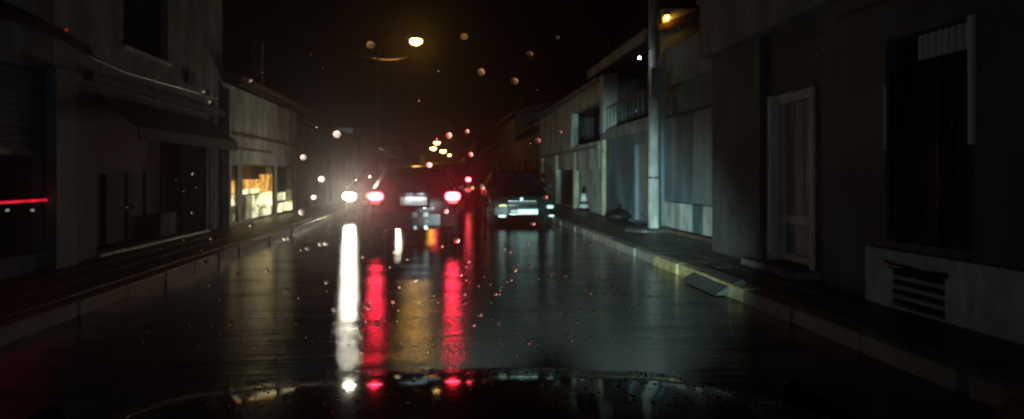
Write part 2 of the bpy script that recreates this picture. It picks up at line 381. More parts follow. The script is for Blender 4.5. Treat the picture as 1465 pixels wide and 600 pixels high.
# curved awning over it
rings = []
yy0, yy1 = yx(-40, -4.75), yx(108, -4.9)
for i in range(13):
    t = i / 12; y = yy0 + (yy1 - yy0) * t; zc = 2.98 + .10 * math.sin(math.pi * min(1, t * 1.1)) 
    rings.append([(XL - .002, y, zc + .22), (XL + .30, y, zc + .06), (XL + .34, y, zc - .06), (XL + .30, y, zc - .07), (XL + .26, y, zc + .0), (XL - .002, y, zc + .14)])
MB().loft(rings).build('awning', 'awning_dark', sh, smooth=False)
p = at(95, 43, dx(95, -4.7)); M['dim_red'] = emit('dim_red_lamp', (1, .04, .02), .25); MB().ellipsoid(p, .02, .02, .02).build('indicator_lamp', 'dim_red', sh)
# pillar
pl_y0, pl_y1 = yx(76, XL + .1), yx(112, XL + .1)

# L1: two storey house
y0, y1 = y1 + .002, yx(318, XL)
h1 = root('corner_house', (XL, (y0 + y1) / 2, 0), 'tall two storey house with a recessed shopfront under a dark awning', 'house')
sy0, sy1 = yx(138, XL), yx(296, XL); zslab = 2.72
wy0, wy1 = yx(176, XL), yx(240, XL)
facade(h1, 'plaster_dark', XL, bx, y0, y1, .09, 2.62, [(sy0, sy1, .16, 2.45)])
facade(h1, 'plaster_grey', XL + .003, bx, y0, y1, 2.622, 7.6, [(wy0, wy1, 3.35, 5.2)], name='upper_wall')
shell(h1, 'plaster_grey', -11, bx, y0, y1, 7.6)
B(-10.8, bx, y0 + .2, y1 - .2, 7.4, 7.58).build('roof', 'plaster_dark', h1)
B(XL + .002, XL + .14, pl_y0, pl_y1 - .1, .098, 2.68).build('pillar', 'plaster_blue', h1)
B(XL + .10, XL + .005, sy0 - .3, y1, 2.64, 2.76).build('string_course', 'plaster_dark', h1)
B(XL + .06, XL - .2, sy0, sy1, .098, .158).build('threshold', 'rubble', h1)
window(h1, XL, -1, wy0, wy1, 3.35, 5.2, 2, 2, 'door_dark')
sill(h1, XL, -1, wy0, wy1, 3.35)
MB().loft([[(XL - .002, y, 2.50), (XL + .62, y, 2.02), (XL + .62, y, 1.84), (XL + .60, y, 1.84), (XL + .60, y, 2.0), (XL - .002, y, 2.47)] for y in (sy0 - .05, sy1 + .05)]).build('awning', 'awning_dark', h1)
# shopfront behind
xr = XL - .55
B(xr, xr - .05, sy0, sy1, .16, 2.45).build('shopfront', 'awning_red', h1)
def pan(ua, ub, va, vb, mat, nm, x=xr + .05, th=.05, par=h1):
    ya, yb = yx(ua, x), yx(ub, x); z1, z0 = zx((ua + ub) / 2, va, x), zx((ua + ub) / 2, vb, x)
    return B(x, x - th, ya, yb, max(z0, .17), z1).build(nm, mat, par)
pan(152, 178, 250, 375, 'panel_dark', 'door_panel'); pan(183, 204, 248, 375, 'panel_dark', 'door_panel')
pan(209, 228, 246, 340, 'panel_dark', 'door_panel'); pan(232, 262, 245, 340, 'panel_dark', 'window_panel'); pan(264, 276, 250, 340, 'curtain', 'window_panel')
pan(230, 252, 305, 360, 'panel_dark', 'counter', xr + .3, .24)
# small items
# L2: lit shop with tile roof
y0, y1 = y1 + .002, yx(424, XL)
h2 = root('lit_shop', (XL, (y0 + y1) / 2, 0), 'low shop with glowing yellow and orange display windows under a tiled roof with a chimney', 'shop')
holes = []
wins = [(322, 341, 250, 318), (346, 393, 250, 320), (397, 421, 262, 318)]
zb, zt = .13, 1.6
for (ua, ub, va, vb) in wins: holes.append((yx(ua, XL), yx(ub, XL), zb, zt))

facade(h2, 'plaster_white', XL, bx, y0, y1, .09, 3.45, holes)
shell(h2, 'plaster_dark', -10, bx, y0, y1, 3.45)
B(XL + .05, XL + .002, y0 + .1, y1, 2.28, 2.36).build('fascia', 'plaster_brown', h2)
for ua, ub in ((322, 352), (356, 388)):
    B(XL + .04, XL + .002, yx(ua, XL), yx(ub, XL), 1.95, 2.0).build('ledge', 'plaster_brown', h2)
gable_roof(h2, 'tiles', -10.2, XL + .45, y0 - .0, y1 + .1, 3.47, 1.1)
B(XL + .30, XL + .38, y0 + .02, y1, 3.40, 3.47).build('gutter', 'iron', h2)
B(XL + .15, XL + .002, y0 + .01, y0 + .17, .098, 3.3).build('corner_pilaster', 'plaster_white', h2)
cp = at(368, 100, 20.5); B(cp.x - .16, cp.x + .16, cp.y - .16, cp.y + .16, 3.7, zx(368, 62, cp.x) if False else at(368, 62, 20.5).z).build('chimney', 'plaster_grey', h2)
for (ya, yb, za, zc) in holes:
    w = window(h2, XL, -1, ya, yb, za, zc, 1, 1, 'door_dark', 'windscreen', .012, .05)
# interior back and lit panels
xi = XL - .08
B(xi - .6, xi - .65, y0 + .2, y1 - .2, .16, 2.2).build('inner_wall', 'plaster_brown', h2)
def lp(ua, ub, va, vb, mat, x=xi, nm='lit_panel'):
    ya, yb = yx(ua, x), yx(ub, x); z1, z0 = zx((ua + ub) / 2, va, x), zx((ua + ub) / 2, vb, x)
    return B(x, x - .05, ya, yb, max(.17, z0), z1).build(nm, mat, h2)
lp(324, 336, 259, 277, 'lit_orange'); lp(324, 338, 279, 295, 'lit_yellow'); lp(324, 339, 306, 318, 'lit_dim')
lp(350, 372, 257, 270, 'lit_orange'); lp(350, 372, 270.5, 277, 'lit_yellow', xi + .004); lp(363, 371, 279, 318, 'lit_pale'); lp(351, 361, 280, 320, 'lit_dim')
lp(374, 390, 250, 274, 'lit_orange', xi + .003).location.x += 0
lp(374, 391, 275, 295, 'lit_yellow'); lp(375, 388, 297, 316, 'lit_pale')
lp(396, 408, 276, 287, 'lit_pale', xi + .005); lp(396, 421, 290, 303, 'lit_yellow'); lp(411, 421, 272, 288, 'lit_dim'); lp(397, 416, 304, 314, 'lit_dim')
for i in range(16):
    u = random.uniform(326, 418); y = yx(u, XL - .19); s_ = random.uniform(.06, .14); hgt = random.uniform(.12, .4)
    MB().loft([[(XL - .19 + .3 * s_ * c * k, y + s_ * d * k, z) for c, d in ((-1, -1), (1, -1), (1, 1), (-1, 1))] for z, k in ((.2, .8), (.2 + hgt * .6, 1), (.2 + hgt, .45))]).build('display_item', 'goods', h2)

# L3+: row of low houses beyond
mats = ['plaster_grey', 'plaster_blue', 'plaster_grey', 'plaster_dark', 'plaster_grey', 'plaster_brown']
lab_l = ['grey low house with a dark door, just beyond the lit shop', 'low house with blue grey front, second beyond the lit shop', 'third low house beyond the lit shop, its plaster grey', 'dark plastered house, fourth beyond the lit shop',
         'fifth low house beyond the lit shop, half lost in the haze', 'brown plastered house, last of the low row beyond the lit shop']
def house(name, side, y0, y1, hh, mat, label, group, rise=1.0, openings=2, x=None):
    s = -1 if side == 'left' else 1; X = (x if x is not None else 5.0) * s; b = X + s * .25; back = X + s * 5
    h = root(name, (X, (y0 + y1) / 2, 0), label, 'house', group)
    hs = []; n = max(1, int((y1 - y0) / 3.2))
    for i in range(n):
        c = y0 + (y1 - y0) * (i + .5) / n
        hs.append((c - .5, c + .5, .16 if i % 2 == 0 else 1.0, 2.2))
        if hh > 5: hs.append((c - .45, c + .45, 3.5, 4.9))
    facade(h, mat, X, b, y0, y1, .09, hh, hs); shell(h, mat, back, b, y0, y1, hh)
    for q in hs:
        if q[2] < .5: B(X + s * .10, X + s * .15, q[0], q[1], q[2], q[3]).build('door', 'door_dark', h)
        else: window(h, X, s, *q, 2, 2, 'door_white', 'glass_dark'); sill(h, X, s, q[0], q[1], q[2])
    a, c = sorted((X - s * .3, back + s * .1)); gable_roof(h, 'tiles', a, c, y0, y1, hh + .01, rise)
    return h
edges = [yx(424, XL) + .002, 26.5, 32.5, 40, 50, 62, 78]
for i in range(6):
    house('row_house', 'left', edges[i] + .01, edges[i + 1], [3.15, 3.05, 3.3, 3.1, 3.4, 3.2][i], mats[i], lab_l[i], 'low houses on the left beyond the lit shop', 0.8)
far = [78.02, 100, 125, 150, 180, 215, 255]
for i in range(6):
    house('far_house', 'left', far[i] + .01, far[i + 1], [3.6, 5.8, 4, 6.2, 4.5, 6][i], ['plaster_dark', 'plaster_grey'][i % 2], ['dark low house far down the left pavement', 'grey two storey house far down the left pavement', 'dark house beyond the grey two storey one on the left', 'tallest grey house far down the left pavement', 'low dark house almost at the left far end of the street', 'last grey house at the left far end of the street'][i], 'far houses down the left pavement', 1.0)
p = at(490, 187, 44)
sg = root('hanging_sign', p, 'small pale rectangular sign hanging above the low houses on the left', 'sign')
B(p.x - .65, p.x + .65, p.y - .05, p.y + .05, p.z - .17, p.z + .17).build('sign_face', 'lit_sign', sg)
MB().tube([(-5.2, p.y, p.z + .25), (p.x + .6, p.y, p.z + .25)], .03, 6).build('bracket', 'iron', sg)
B(-5.25, -5.15, p.y - .05, p.y + .05, 3.2, p.z + .3).build('post', 'iron', sg)

# ================================================================== RIGHT SIDE
# R1: near house with window grille, door and pier
X1 = 4.15
r1 = root('grille_house', (X1, 6, 0), 'single storey house with a barred window above a low pale wall base', 'house')
ye = yx(1040, 4.55)
wa, wb = yx(1392, X1), yx(1268, X1)
wz0, wz1 = .70, zx(1340, 38, X1)
da, db = yx(1166, 4.3), yx(1099, 4.3)
yD0 = yx(1178, X1)
facade(r1, 'plaster_slate', X1, X1 + .3, 1.0, yD0, .09, 3.18, [(wa, wb, wz0, wz1)])
facade(r1, 'plaster_dark', 4.30, 4.6, yD0 + .002, ye, .09, 3.18, [(da, db, .2, 2.35)], name='door_wall')
B(4.1, 4.5, 1.0, ye, 3.182, 4.05).build('upper_band', 'plaster_grey', r1)
B(4.05, 4.60, 1.0, ye + .03, 4.052, 4.13).build('coping', 'plaster_grey', r1)
mb = MB(); mb.box(4.6, 9, 1, 1.2, .09, 4.0).box(8.8, 9, 1.2, ye - .2, .09, 4.0).box(4.6, 9, ye - .2, ye, .09, 4.0); mb.build('rear_walls', 'plaster_dark', r1)
B(4.5, 9, 1.0, ye, 3.9, 4.0).build('roof', 'plaster_dark', r1)
# low base wall
ly0, ly1 = 2.0, yx(1238, 4.02)
vy0, vy1 = yx(1352, 4.02), yx(1272, 4.02)
facade(r1, 'plaster_white', 4.02, X1 - .002, ly0, ly1, .098, .63, [(vy0, vy1, .14, .47)], name='base_wall')
for i in range(7):
    z = .165 + .043 * i
    MB().loft([[(4.03, y, z), (4.05, y, z + .03), (4.06, y, z + .028), (4.04, y, z - .004)] for y in (vy0 + .02, vy1 - .02)]).build('vent_slat', 'steel' if i % 2 else 'iron', r1)
MB().tube([(4.01, vy0 - .04, .50), (3.94, (vy0 + vy1) / 2 - .15, .49), (3.9, (vy0 + vy1) / 2, .51), (3.94, (vy0 + vy1) / 2 + .2, .50), (4.01, vy1 + .04, .52)], .022, 8).build('vent_hood', 'iron', r1)
# big window: frame posts, transom slats, panes
wf = window(r1, X1, 1, wa, wb, wz0, wz1 - .0, 2, 1, 'iron', 'glass_dark', .10, .05)
for i in range(8):
    y = wa + .07 + (wb - wa - .5) * i / 7.0
    B(X1 + .02, X1 + .07, y, y + .03, wz1 - .24, wz1 - .03).build('vent_slat', 'door_white', r1)
B(X1 - .03, X1 - .002, wa - .03, wa + .02, 1.55, wz1).build('window_post', 'door_white', r1)
B(X1 - .02, X1 - .002, wb - .01, wb + .012, 1.55, 2.15).build('window_strip', 'steel', r1)
for i in range(9):
    y = wa + (wb - wa) * (i + 1) / 10; MB().tube([(X1 - .02, y, wz0 + .02), (X1 - .02, y, wz1 - .28)], .008, 6).build('bar', 'iron', r1)
# door C with frame and lower panel
fr = MB(); a, b = 4.40, 4.47
fr.box(a - .12, b, da, da + .10, .2, 2.35); fr.box(a - .12, b, db - .10, db, .2, 2.35); fr.box(a - .06, b, da + .1, db - .1, 2.23, 2.35)
dr = fr.build('door_frame', 'door_white', r1)
lf = MB(); lf.box(a, b - .01, da + .11, db - .11, .22, .30); lf.box(a, b - .01, da + .11, da + .2, .30, 2.22); lf.box(a, b - .01, db - .2, db - .11, .30, 2.22); lf.box(a, b - .01, da + .2, db - .2, .70, .80)
dl = lf.build('door', 'door_white', r1)
B(a + .04, a + .05, da + .2, db - .2, .30, .70).build('lower_panel', 'shutter', dl)
for i in range(3):
    w_ = (db - da - .4) / 3; y = da + .2 + i * w_; B(a + .02, a + .04, y + .012, y + w_ - .012, .8, 2.22).build('door_board', 'door_pale', dl)
B(a - .04, a + .0, da + .13, da + .16, 1.05, 1.2).build('handle', 'chrome', dl)
B(3.98, 4.28, da - .15, db + .12, .098, .20).build('doorstep', 'plaster_grey', r1)
# pier
py0, py1 = ye - .002 - .9, ye
pr = B(4.22, 4.298, yx(1090, 4.25), yx(1030, 4.35), .098, 3.17).build('pier', 'plaster_dark', r1)
# pipes, boxes and cables on the fronts
def downpipe(par, x, s, y, z1, mat='iron'):
    MB().tube([(x - s * .05, y, .10), (x - s * .05, y, z1 - .15), (x - s * .02, y, z1)], .035, 8).build('downpipe', mat, par)
    for z in (.6, 1.7, 2.7): MB().tube([(x - s * .05, y, z), (x - s * .05, y, z + .03)], .043, 8).build('pipe_clip', 'steel', par)
downpipe(r1, 4.30, 1, 7.0, 3.1); downpipe(h1, XL, -1, yx(303, XL), 2.6, 'steel')
MB().tube([(4.13, 1.2, 2.95), (4.13, 4.0, 2.90), (4.13, 6.6, 2.96)], .012, 6).build('wall_cable', 'iron', r1)
MB().tube([(4.285, 6.7, 2.96), (4.285, 8.5, 2.88), (4.285, ye - .1, 2.95)], .012, 6).build('wall_cable', 'iron', r1)
MB().tube([(XL + .02, yx(120, XL), 3.0), (XL + .02, 11.0, 2.93), (XL + .02, yx(312, XL), 3.02)], .013, 6).build('wall_cable', 'iron', h1)
B(XL + .006, XL + .08, yx(264, XL), yx(273, XL), 3.1, 3.35).build('meter_box', 'plaster_dark', h1)
# R2: panel wall / garage
X2 = 4.85; y0, y1 = ye + .002, yx(942, X2)
r2 = root('garage', (X2, (y0 + y1) / 2, 0), 'grey garage with a wide panelled door and pale lower strip, behind the concrete pole', 'garage')
g0, g1 = y0 + .15, y1 - .15
facade(r2, 'plaster_blue', X2, X2 + .25, y0, y1, .09, 3.2, [(g0, g1, .12, 2.6)])
B(X2 - .05, X2 + .25, y0, y1, 3.202, 4.02).build('upper_band', 'plaster_grey', r2)
B(X2 + .25, 9, y0 + .001, y1, 3.9, 4.0).build('roof', 'plaster_dark', r2)
mb = MB(); mb.box(X2 + .25, 9, y1 - .2, y1, .09, 3.9).box(8.8, 9, y0, y1 - .2, .09, 3.9); mb.build('rear_walls', 'plaster_dark', r2)
n = 7
for i in range(n):
    w_ = (g1 - g0) / n; y = g0 + i * w_
    B(X2 + .08, X2 + .12, y + .008, y + w_ - .008, .75, 2.58).build('door_panel', 'plaster_blue' if i in (1, 4) else 'shutter', r2)
    B(X2 + .06, X2 + .12, y + .008, y + w_ - .008, .18, .73).build('lower_door_panel', 'plaster_white' if i != 3 else 'plaster_blue', r2)
B(X2 - .12, X2 - .002, y0 + .05, y1, .098, .17).build('threshold', 'plaster_brown', r2)
# R3: porch house
X3 = 4.95; y0, y1 = y1 + .002, yx(862, X3)
r3 = root('porch_house', (X3, (y0 + y1) / 2, 0), 'two storey house with a dark balcony opening and cream corner pillar, behind the concrete pole', 'house')
facade(r3, 'plaster_blue', X3, X3 + .25, y0, y1 - .45, .09, 2.40, [(y0 + 1.2, y0 + 2.2, .16, 2.1)])
B(X3 + .1, X3 + .15, y0 + 1.2, y0 + 2.2, .16, 2.1).build('door', 'door_pale', r3)
B(X3 - .06, X3 + 1.4, y0, y1, 2.402, 2.62).build('balcony_slab', 'plaster_grey', r3)
B(X3 - .04, X3 + .06, y0, y1 - .45, 2.622, 2.72).build('balcony_rail', 'plaster_grey', r3)
for i in range(14):
    y = y0 + .2 + i * (y1 - .8 - y0) / 13; MB().tube([(X3, y, 2.72), (X3, y, 3.35)], .012, 6).build('baluster', 'iron', r3)
MB().tube([(X3, y0, 3.36), (X3, y1 - .45, 3.36)], .022, 8).build('handrail', 'iron', r3)
B(X3 - .09, X3 + .2, y1 - .32, y1 - .04, .098, 2.40).build('pillar', 'plaster_cream', r3)
B(X3 - .09, X3 + .35, y1 - .46, y1, 2.622, 4.42).build('upper_pillar', 'plaster_white', r3)
facade(r3, 'plaster_dark', X3 + 1.4, X3 + 1.6, y0, y1, .09, 4.42, [(y0 + 1, y0 + 2.2, 2.7, 4.1)], name='inner_wall')
window(r3, X3 + 1.4, 1, y0 + 1, y0 + 2.2, 2.7, 4.1, 2, 2)
for q in ((X3 + .252, X3 + 4.5, y0, y0 + .2, .09, 2.40), (X3 + .0, X3 + 4.5, y0, y0 + .2, 2.73, 5.1), (X3 + 1.6, X3 + 4.5, y1 - .2, y1, .09, 4.42)): B(*q).build('side_wall', 'plaster_white', r3)
MB().loft([[(X3 - .38, y, 4.44), (X3 + 2.3, y, 5.5), (X3 + 4.7, y, 4.44), (X3 + 4.7, y, 4.58), (X3 + 2.3, y, 5.66), (X3 - .38, y, 4.62)] for y in (y0 - .06, y1 + .35)]).build('roof', 'tiles', r3)
B(X3 - .42, X3 - .385, y0 - .05, y1 + .34, 4.36, 4.62).build('fascia', 'plaster_grey', r3)
lp_ = root('wall_lamp', (X3 + .45, y0 - .14, 4.72), 'orange lamp glowing on the side wall just behind the concrete pole', 'lamp')
MB().ellipsoid((X3 + .06, y0 - .12, 4.86), .05, .05, .06).build('bulb', 'wall_lamp', lp_, smooth=True)
MB().tube([(X3 + .06, y0 - .002, 5.0), (X3 + .06, y0 - .12, 5.0), (X3 + .06, y0 - .12, 4.92)], .015, 6).build('arm', 'iron', lp_)
MB().tube([(X3 + .06, y0 - .12, 4.96), (X3 + .06, y0 - .12, 4.90)], [.02, .09], 10).build('shade', 'iron', lp_)
# R4: white house
X4 = 4.95; y0, y1 = y1 + .4, yx(772, X4)
r4 = root('white_house', (X4, (y0 + y1) / 2, 0), 'white two storey house with a dark balcony recess, beyond the cream pillar on the right', 'house')
ga, gb = yx(858, X4), yx(824, X4); da2, db2 = yx(820, X4), yx(798, X4)
bq0, bq1 = yx(858, X4), yx(818, X4)
facade(r4, 'plaster_white', X4, X4 + .25, y0, y1, .09, 4.3, [(ga, gb, .12, 1.5), (da2, db2, .12, 1.55), (bq0, bq1, 2.42, 3.7)])
shell(r4, 'plaster_grey', X4 + 6, X4 + .25, y0, y1, 4.3)
B(X4 + .10, X4 + .15, ga, gb, .12, 1.5).build('garage_door', 'plaster_white', r4)
B(X4 + .12, X4 + .17, da2, db2, .12, 1.55).build('door', 'door_dark', r4)
B(X4 + .9, X4 + .95, bq0, bq1, 2.42, 3.7).build('balcony_back', 'door_dark', r4)
B(X4 - .06, X4 - .002, y0, y1, 2.2, 2.3).build('string_course', 'plaster_grey', r4)
for u in (822, 796, 776):
    y = yx(u, X4 - .05); B(X4 - .1, X4 - .003, y - .1, y + .1, .098, 2.19).build('pilaster', 'plaster_cream', r4)
for i in range(12):
    y = bq0 + (bq1 - bq0) * (i + .5) / 12; MB().tube([(X4 + .05, y, 2.43), (X4 + .05, y, 3.1)], .014, 5).build('baluster', 'iron', r4)
B(X4 - .15, X4 + 6.1, y0 - .1, y1 + .1, 4.302, 4.42).build('roof', 'plaster_grey', r4)
w_ = window(r4, X4 - .3, 1, y1 - 4, y1 - 3, 2.75, 3.8, 2, 2) if False else None
edges = [y1 + .12, 46, 60, 78]
lab_r = ['brown plastered house just beyond the white house on the right', 'dark two storey house, second beyond the white house', 'grey house, third beyond the white house, dim in the haze']
for i in range(3):
    house('row_house', 'right', edges[i] + .01, edges[i + 1], [3.9, 5.6, 4.2][i], ['plaster_brown', 'plaster_dark', 'plaster_grey'][i], lab_r[i], 'houses beyond the white house', 0.8)
for i in range(6):
    house('far_house', 'right', far[i] + .01, far[i + 1], [4.2, 6.1, 3.9, 5.7, 4.5, 6][i], ['plaster_grey', 'plaster_dark'][i % 2], ['grey low house far down the right pavement', 'dark two storey house far down the right pavement', 'grey house beyond the dark two storey one on the right', 'second dark two storey house far down the right pavement', 'low grey house almost at the right far end of the street', 'last dark house at the right far end of the street'][i], 'far houses down the right pavement', 1.0)
ec = root('end_house', (0, 264, 0), 'dark house closing the far end of the street', 'house')
B(-9, 9, 263, 270, -.03, 6.5).build('wall', 'plaster_dark', ec); B(-9.3, 9.3, 262.7, 270.3, 6.502, 6.9).build('roof', 'tiles', ec)
for x in (-6, -2, 2, 6):
    B(x - .6, x + .6, 262.9, 262.998, 3.8, 5.2).build('window', 'glass_dark', ec)

# concrete pole with box
pp = at(935, 325, 14.3); pp.z = .095
po = root('utility_pole', pp, 'pale concrete utility pole with a grey meter box, on the right pavement', 'pole')
MB().tube([(0, 0, 0), (0, 0, 3.4), (0, 0, 8.4)], [.12, .105, .085], 14).build('pole', 'concrete', po, smooth=True, local=True)
B(-.12, .20, -.20, -.10, 2.86, 3.52).build('meter_box', 'concrete', po, local=True, bevel=.01)
for z in (2.95, 3.40): MB().tube([(0, 0, z - .02), (0, 0, z + .02)], .125, 14).build('clamp', 'steel', po, local=True)
for z in (1.15,): MB().tube([(0, 0, z), (0, 0, z + .035)], .122, 14).build('strap', 'iron', po, local=True)
B(-.9, .9, -.04, .04, 7.6, 7.7).build('crossarm', 'iron', po, local=True)
g = at(915, 83, 14.1); MB().tube([pp + Vector((0, 0, 4.0)), g + Vector((.05, 0, .1)), g], .012, 6).build('cable_bracket', 'iron', po)
MB().ellipsoid(g, .02, .02, .025).build('insulator_glint', 'plate_lamp', po)  # glows to stand in for a small white glint on the pole
fs = root('pole_footing', (pp.x, pp.y - .1, .095), 'pale uneven stone footing around the base of the concrete pole', 'stone')
rings = []
for z, k in ((0, 1.0), (.06, .98), (.10, .85)):
    rings.append([(k * (.52 + .06 * math.sin(3 * a)) * math.cos(a) - .1, k * (.42 + .05 * math.cos(2 * a)) * math.sin(a), z + .008 * math.sin(5 * a)) for a in [2 * math.pi * j / 20 for j in range(20)]])
MB().loft(rings).build('stone', 'slab2', fs, local=True)
# ramp slab at the kerb
ra, rb = yx(1043, 3.1), yx(992, 3.1)
rs = root('kerb_ramp', (3.0, (ra + rb) / 2, 0), 'pale stone ramp slab leaning on the kerb', 'ramp')
MB().loft([[(XK_R - .16, y, .0), (XK_R + .03, y, .118), (XK_R + .16, y, .165), (XK_R + .2, y, .125), (XK_R + .2, y, .0)] for y in (ra, rb)]).build('slab', 'slab', rs)
# traffic cone
cp = at(835, 308, 22.6); cp.z = .095
cn = root('traffic_cone', cp, 'traffic cone with two white reflective bands standing on the right pavement', 'cone')
def cring(z0, z1, r0, r1): return MB().tube([(0, 0, z0), (0, 0, z1)], [r0, r1], 18)
zc = lambda v: at(835, v, 22.6).z - .095
zs = [.03, zc(303), zc(292), zc(288.5), zc(277), zc(268)]
rr_ = lambda z: .19 - .155 * z / zs[-1]
B(-.22, .22, -.22, .22, 0, .035).build('base', 'rubber', cn, local=True, bevel=.01)
cring(.036, zs[-1], rr_(0), rr_(zs[-1])).build('cone_body', 'cone_rubber', cn, local=True, smooth=True)
for a, b in ((1, 2), (3, 4)): cring(zs[a], zs[b], rr_(zs[a]) + .006, rr_(zs[b]) + .006).build('reflective_band', 'retro', cn, local=True, smooth=True)
MB().ellipsoid((0, 0, zs[-1] + .01), .03, .03, .03).build('tip', 'cone_rubber', cn, local=True)
# low bags / bush at the pillar foot
bp = at(884, 318, 17.5); bp.z = .095
bg_ = root('rubbish_bag', bp, 'dark knotted rubbish bag lying by the foot of the cream pillar', 'bag')
bm = MB(); rings = []
for i in range(9):
    t = i / 8; r = .34 * math.sin(math.pi * min(.999, t * .9 + .12)) ** .7
    rings.append([(r * (1 + .12 * math.sin(3 * a + i)) * math.cos(a), r * (1 + .1 * math.cos(4 * a + i * 2)) * math.sin(a), t * .34) for a in [2 * math.pi * j / 16 for j in range(16)]])
bm.loft(rings).build('sack', 'plastic', bg_, local=True, smooth=True)
MB().tube([(0, 0, .33), (.02, .01, .40), (.05, .0, .43)], [.05, .03, .06], 8).build('knot', 'plastic', bg_, local=True)

# ================================================================== VEHICLES
def ring(y, zb, zs_, zt, w, wt):
    h = [(0, zb), (w * .86, zb), (w * .97, zb + .10), (w, (zb + zs_) / 2), (w * .985, zs_ - .03), (wt + (w * .95 - wt) * .25, zs_ + (zt - zs_) * .55 + .01), (wt, zt - .03 * min(1, (zt - zs_) * 4)), (wt * .55, zt + .012), (0, zt + .018)]
    return [(x, y, z) for x, z in h] + [(-x, y, z) for x, z in reversed(h[1:-1])]
def car_body(st, mat, parent):
    o = MB().loft([ring(*s) for s in st]).build('body', mat, parent, smooth=True, local=True)
    me = o.data; me.set_sharp_from_angle(angle=math.radians(38)) if hasattr(me, 'set_sharp_from_angle') else None
    return o
def wheel(parent, x, y, r=.31, w=.2):
    s = 1 if x > 0 else -1
    t = MB(); prof = [(-w/2, r*.62), (-w/2, r*.93), (-w/2+.03, r), (w/2-.03, r), (w/2, r*.93), (w/2, r*.62)]
    t.loft([[(x + a, y + q * math.cos(2*math.pi*j/20), r + q * math.sin(2*math.pi*j/20)) for j in range(20)] for a, q in prof])
    wh = t.build('wheel', 'rubber', parent, smooth=False, local=True)
    rm = MB().tube([(x + s*(w/2-.03), y, r), (x + s*(w/2+.004), y, r)], [r*.60, r*.56], 16)
    rm.build('rim', 'alloy', wh, local=True)
    return wh
def pair(fn):
    for s in (-1, 1): fn(s)
def lens(name, mat, parent, x, y, z, rx, rz, dep, k=14):
    """rounded lens facing -y or +y by sign of dep"""
    return MB().loft([[(x + rx * q * math.copysign(abs(math.cos(a)) ** .7, math.cos(a)), y + e, z + rz * q * math.copysign(abs(math.sin(a)) ** .7, math.sin(a))) for a in [2*math.pi*j/k for j in range(k)]] for q, e in ((1, 0), (.98, dep*.6), (.75, dep))]).build(name, mat, parent, local=True)

# --- lead car, rear at local y=0, front +y
lc = at(593, 252, 13.0); lc.z = 0
car = root('braking_car', lc, 'dark hatchback with brake lights on and a lit number plate, stopped ahead in our lane', 'car')
st = [(.0, .34, .62, .80, .74, .70), (.03, .27, .86, 1.02, .83, .74), (.10, .25, .98, 1.20, .86, .68), (.38, .24, 1.0, 1.43, .87, .60), (1.0, .26, 1.0, 1.50, .88, .62),
      (1.9, .30, .98, 1.49, .88, .62), (2.3, .31, .96, 1.40, .88, .61), (2.95, .35, .93, 1.0, .87, .70), (3.5, .39, .88, .92, .85, .70), (3.9, .44, .70, .78, .80, .64), (4.0, .40, .60, .66, .70, .55)]
car_body(st, 'paint_black', car)
MB().loft([[(x * .60, -.005 + .0, .0) for x in (0,)]] * 2) if False else None
MB().quad((-.62, .085, 1.06), (.62, .085, 1.06), (.52, .335, 1.41), (-.52, .335, 1.41)).build('rear_window', 'glass_dark', car, local=True)
mb = MB(); mb.loft([[(x, y, z) for x, y in ((-.86, .02), (-.80, -.07), (-.5, -.12), (.5, -.12), (.80, -.07), (.86, .02))] for z in (.30, .58)]); mb.build('bumper', 'paint_grey', car, local=True, bevel=.02)
B(-.5, .5, -.125, -.10, .27, .34).build('bumper_trim', 'plastic', car, local=True)
pz = at(592, 288.5, 13.0).z
B(-.27, .25, -.135, -.115, pz - .075, pz + .085).build('number_plate', 'plate_white', car, local=True, bevel=.006)
B(-.32, .30, -.113, .06, pz - .12, pz + .17).build('plate_recess', 'plastic', car, local=True)
for x in (-.09, .12): 
    l_ = B(x - .05, x + .05, -.20, -.165, pz + .150, pz + .160).build('plate_lamp', 'plate_lamp', car, local=True)
    B(x - .06, x + .06, -.212, -.203, pz + .146, pz + .166).build('lamp_hood', 'chrome', l_, local=True)
for x in (.02, .225):  # reflective bits added to stand in for pale highlights on the bumper
    B(x - .055, x + .05, -.145, -.126, .50, .60).build('highlight_reflector', 'lens_clear', car, local=True, bevel=.01)
    MB().tube([(x, -.17, .30), (x, .2, .30)], .038, 12).build('highlight_pipe', 'chrome', car, local=True)
bz = at(594, 281, 13).z
for s in (-1, 1):
    hs_ = lens('tail_light', 'lens_red', car, s * .745, -.02, bz - .02, .165, .15, -.055)
    lens('brake_lamp', 'brake', hs_, s * .745, -.075, bz, .15, .085, -.03)
    lens('side_lamp', 'tail', hs_, s * .745, -.068, bz - .11, .09, .035, -.02)
    B(s * .90, s * 1.02, 2.2, 2.28, .98, 1.10).build('mirror', 'paint_black', car, local=True, bevel=.02)
    MB().quad((s * .868, .5, 1.04), (s * .872, 2.3, 1.02), (s * .66, 1.85, 1.41), (s * .66, .62, 1.41)).build('side_window', 'glass_dark', car, local=True)
lens('indicator', 'indicator', car, -.885, -.02, bz + .01, .045, .05, -.03)
MB().tube([(0, .10, 1.10), (.18, .13, 1.12), (.42, .14, 1.13)], .010, 6).build('wiper', 'plastic', car, local=True)
for x, y in ((-.76, .75), (.76, .75), (-.70, 3.3), (.76, 3.3)): wheel(car, x, y)

for s in (-1, 1):
    spot('brake_beam', (lc.x + s * .745, lc.y - .13, bz), (0, 0, 1.0), 26, 44, .5, (1, .006, .03), None, .07)
    spot('brake_halo_spot', (lc.x + s * .745, lc.y - .13, bz), (0, 0, 1.9), 130, 16, .8, (1, .006, .03), None, .06)  # extra spot added to feed the red halo on the windscreen, clear of the road
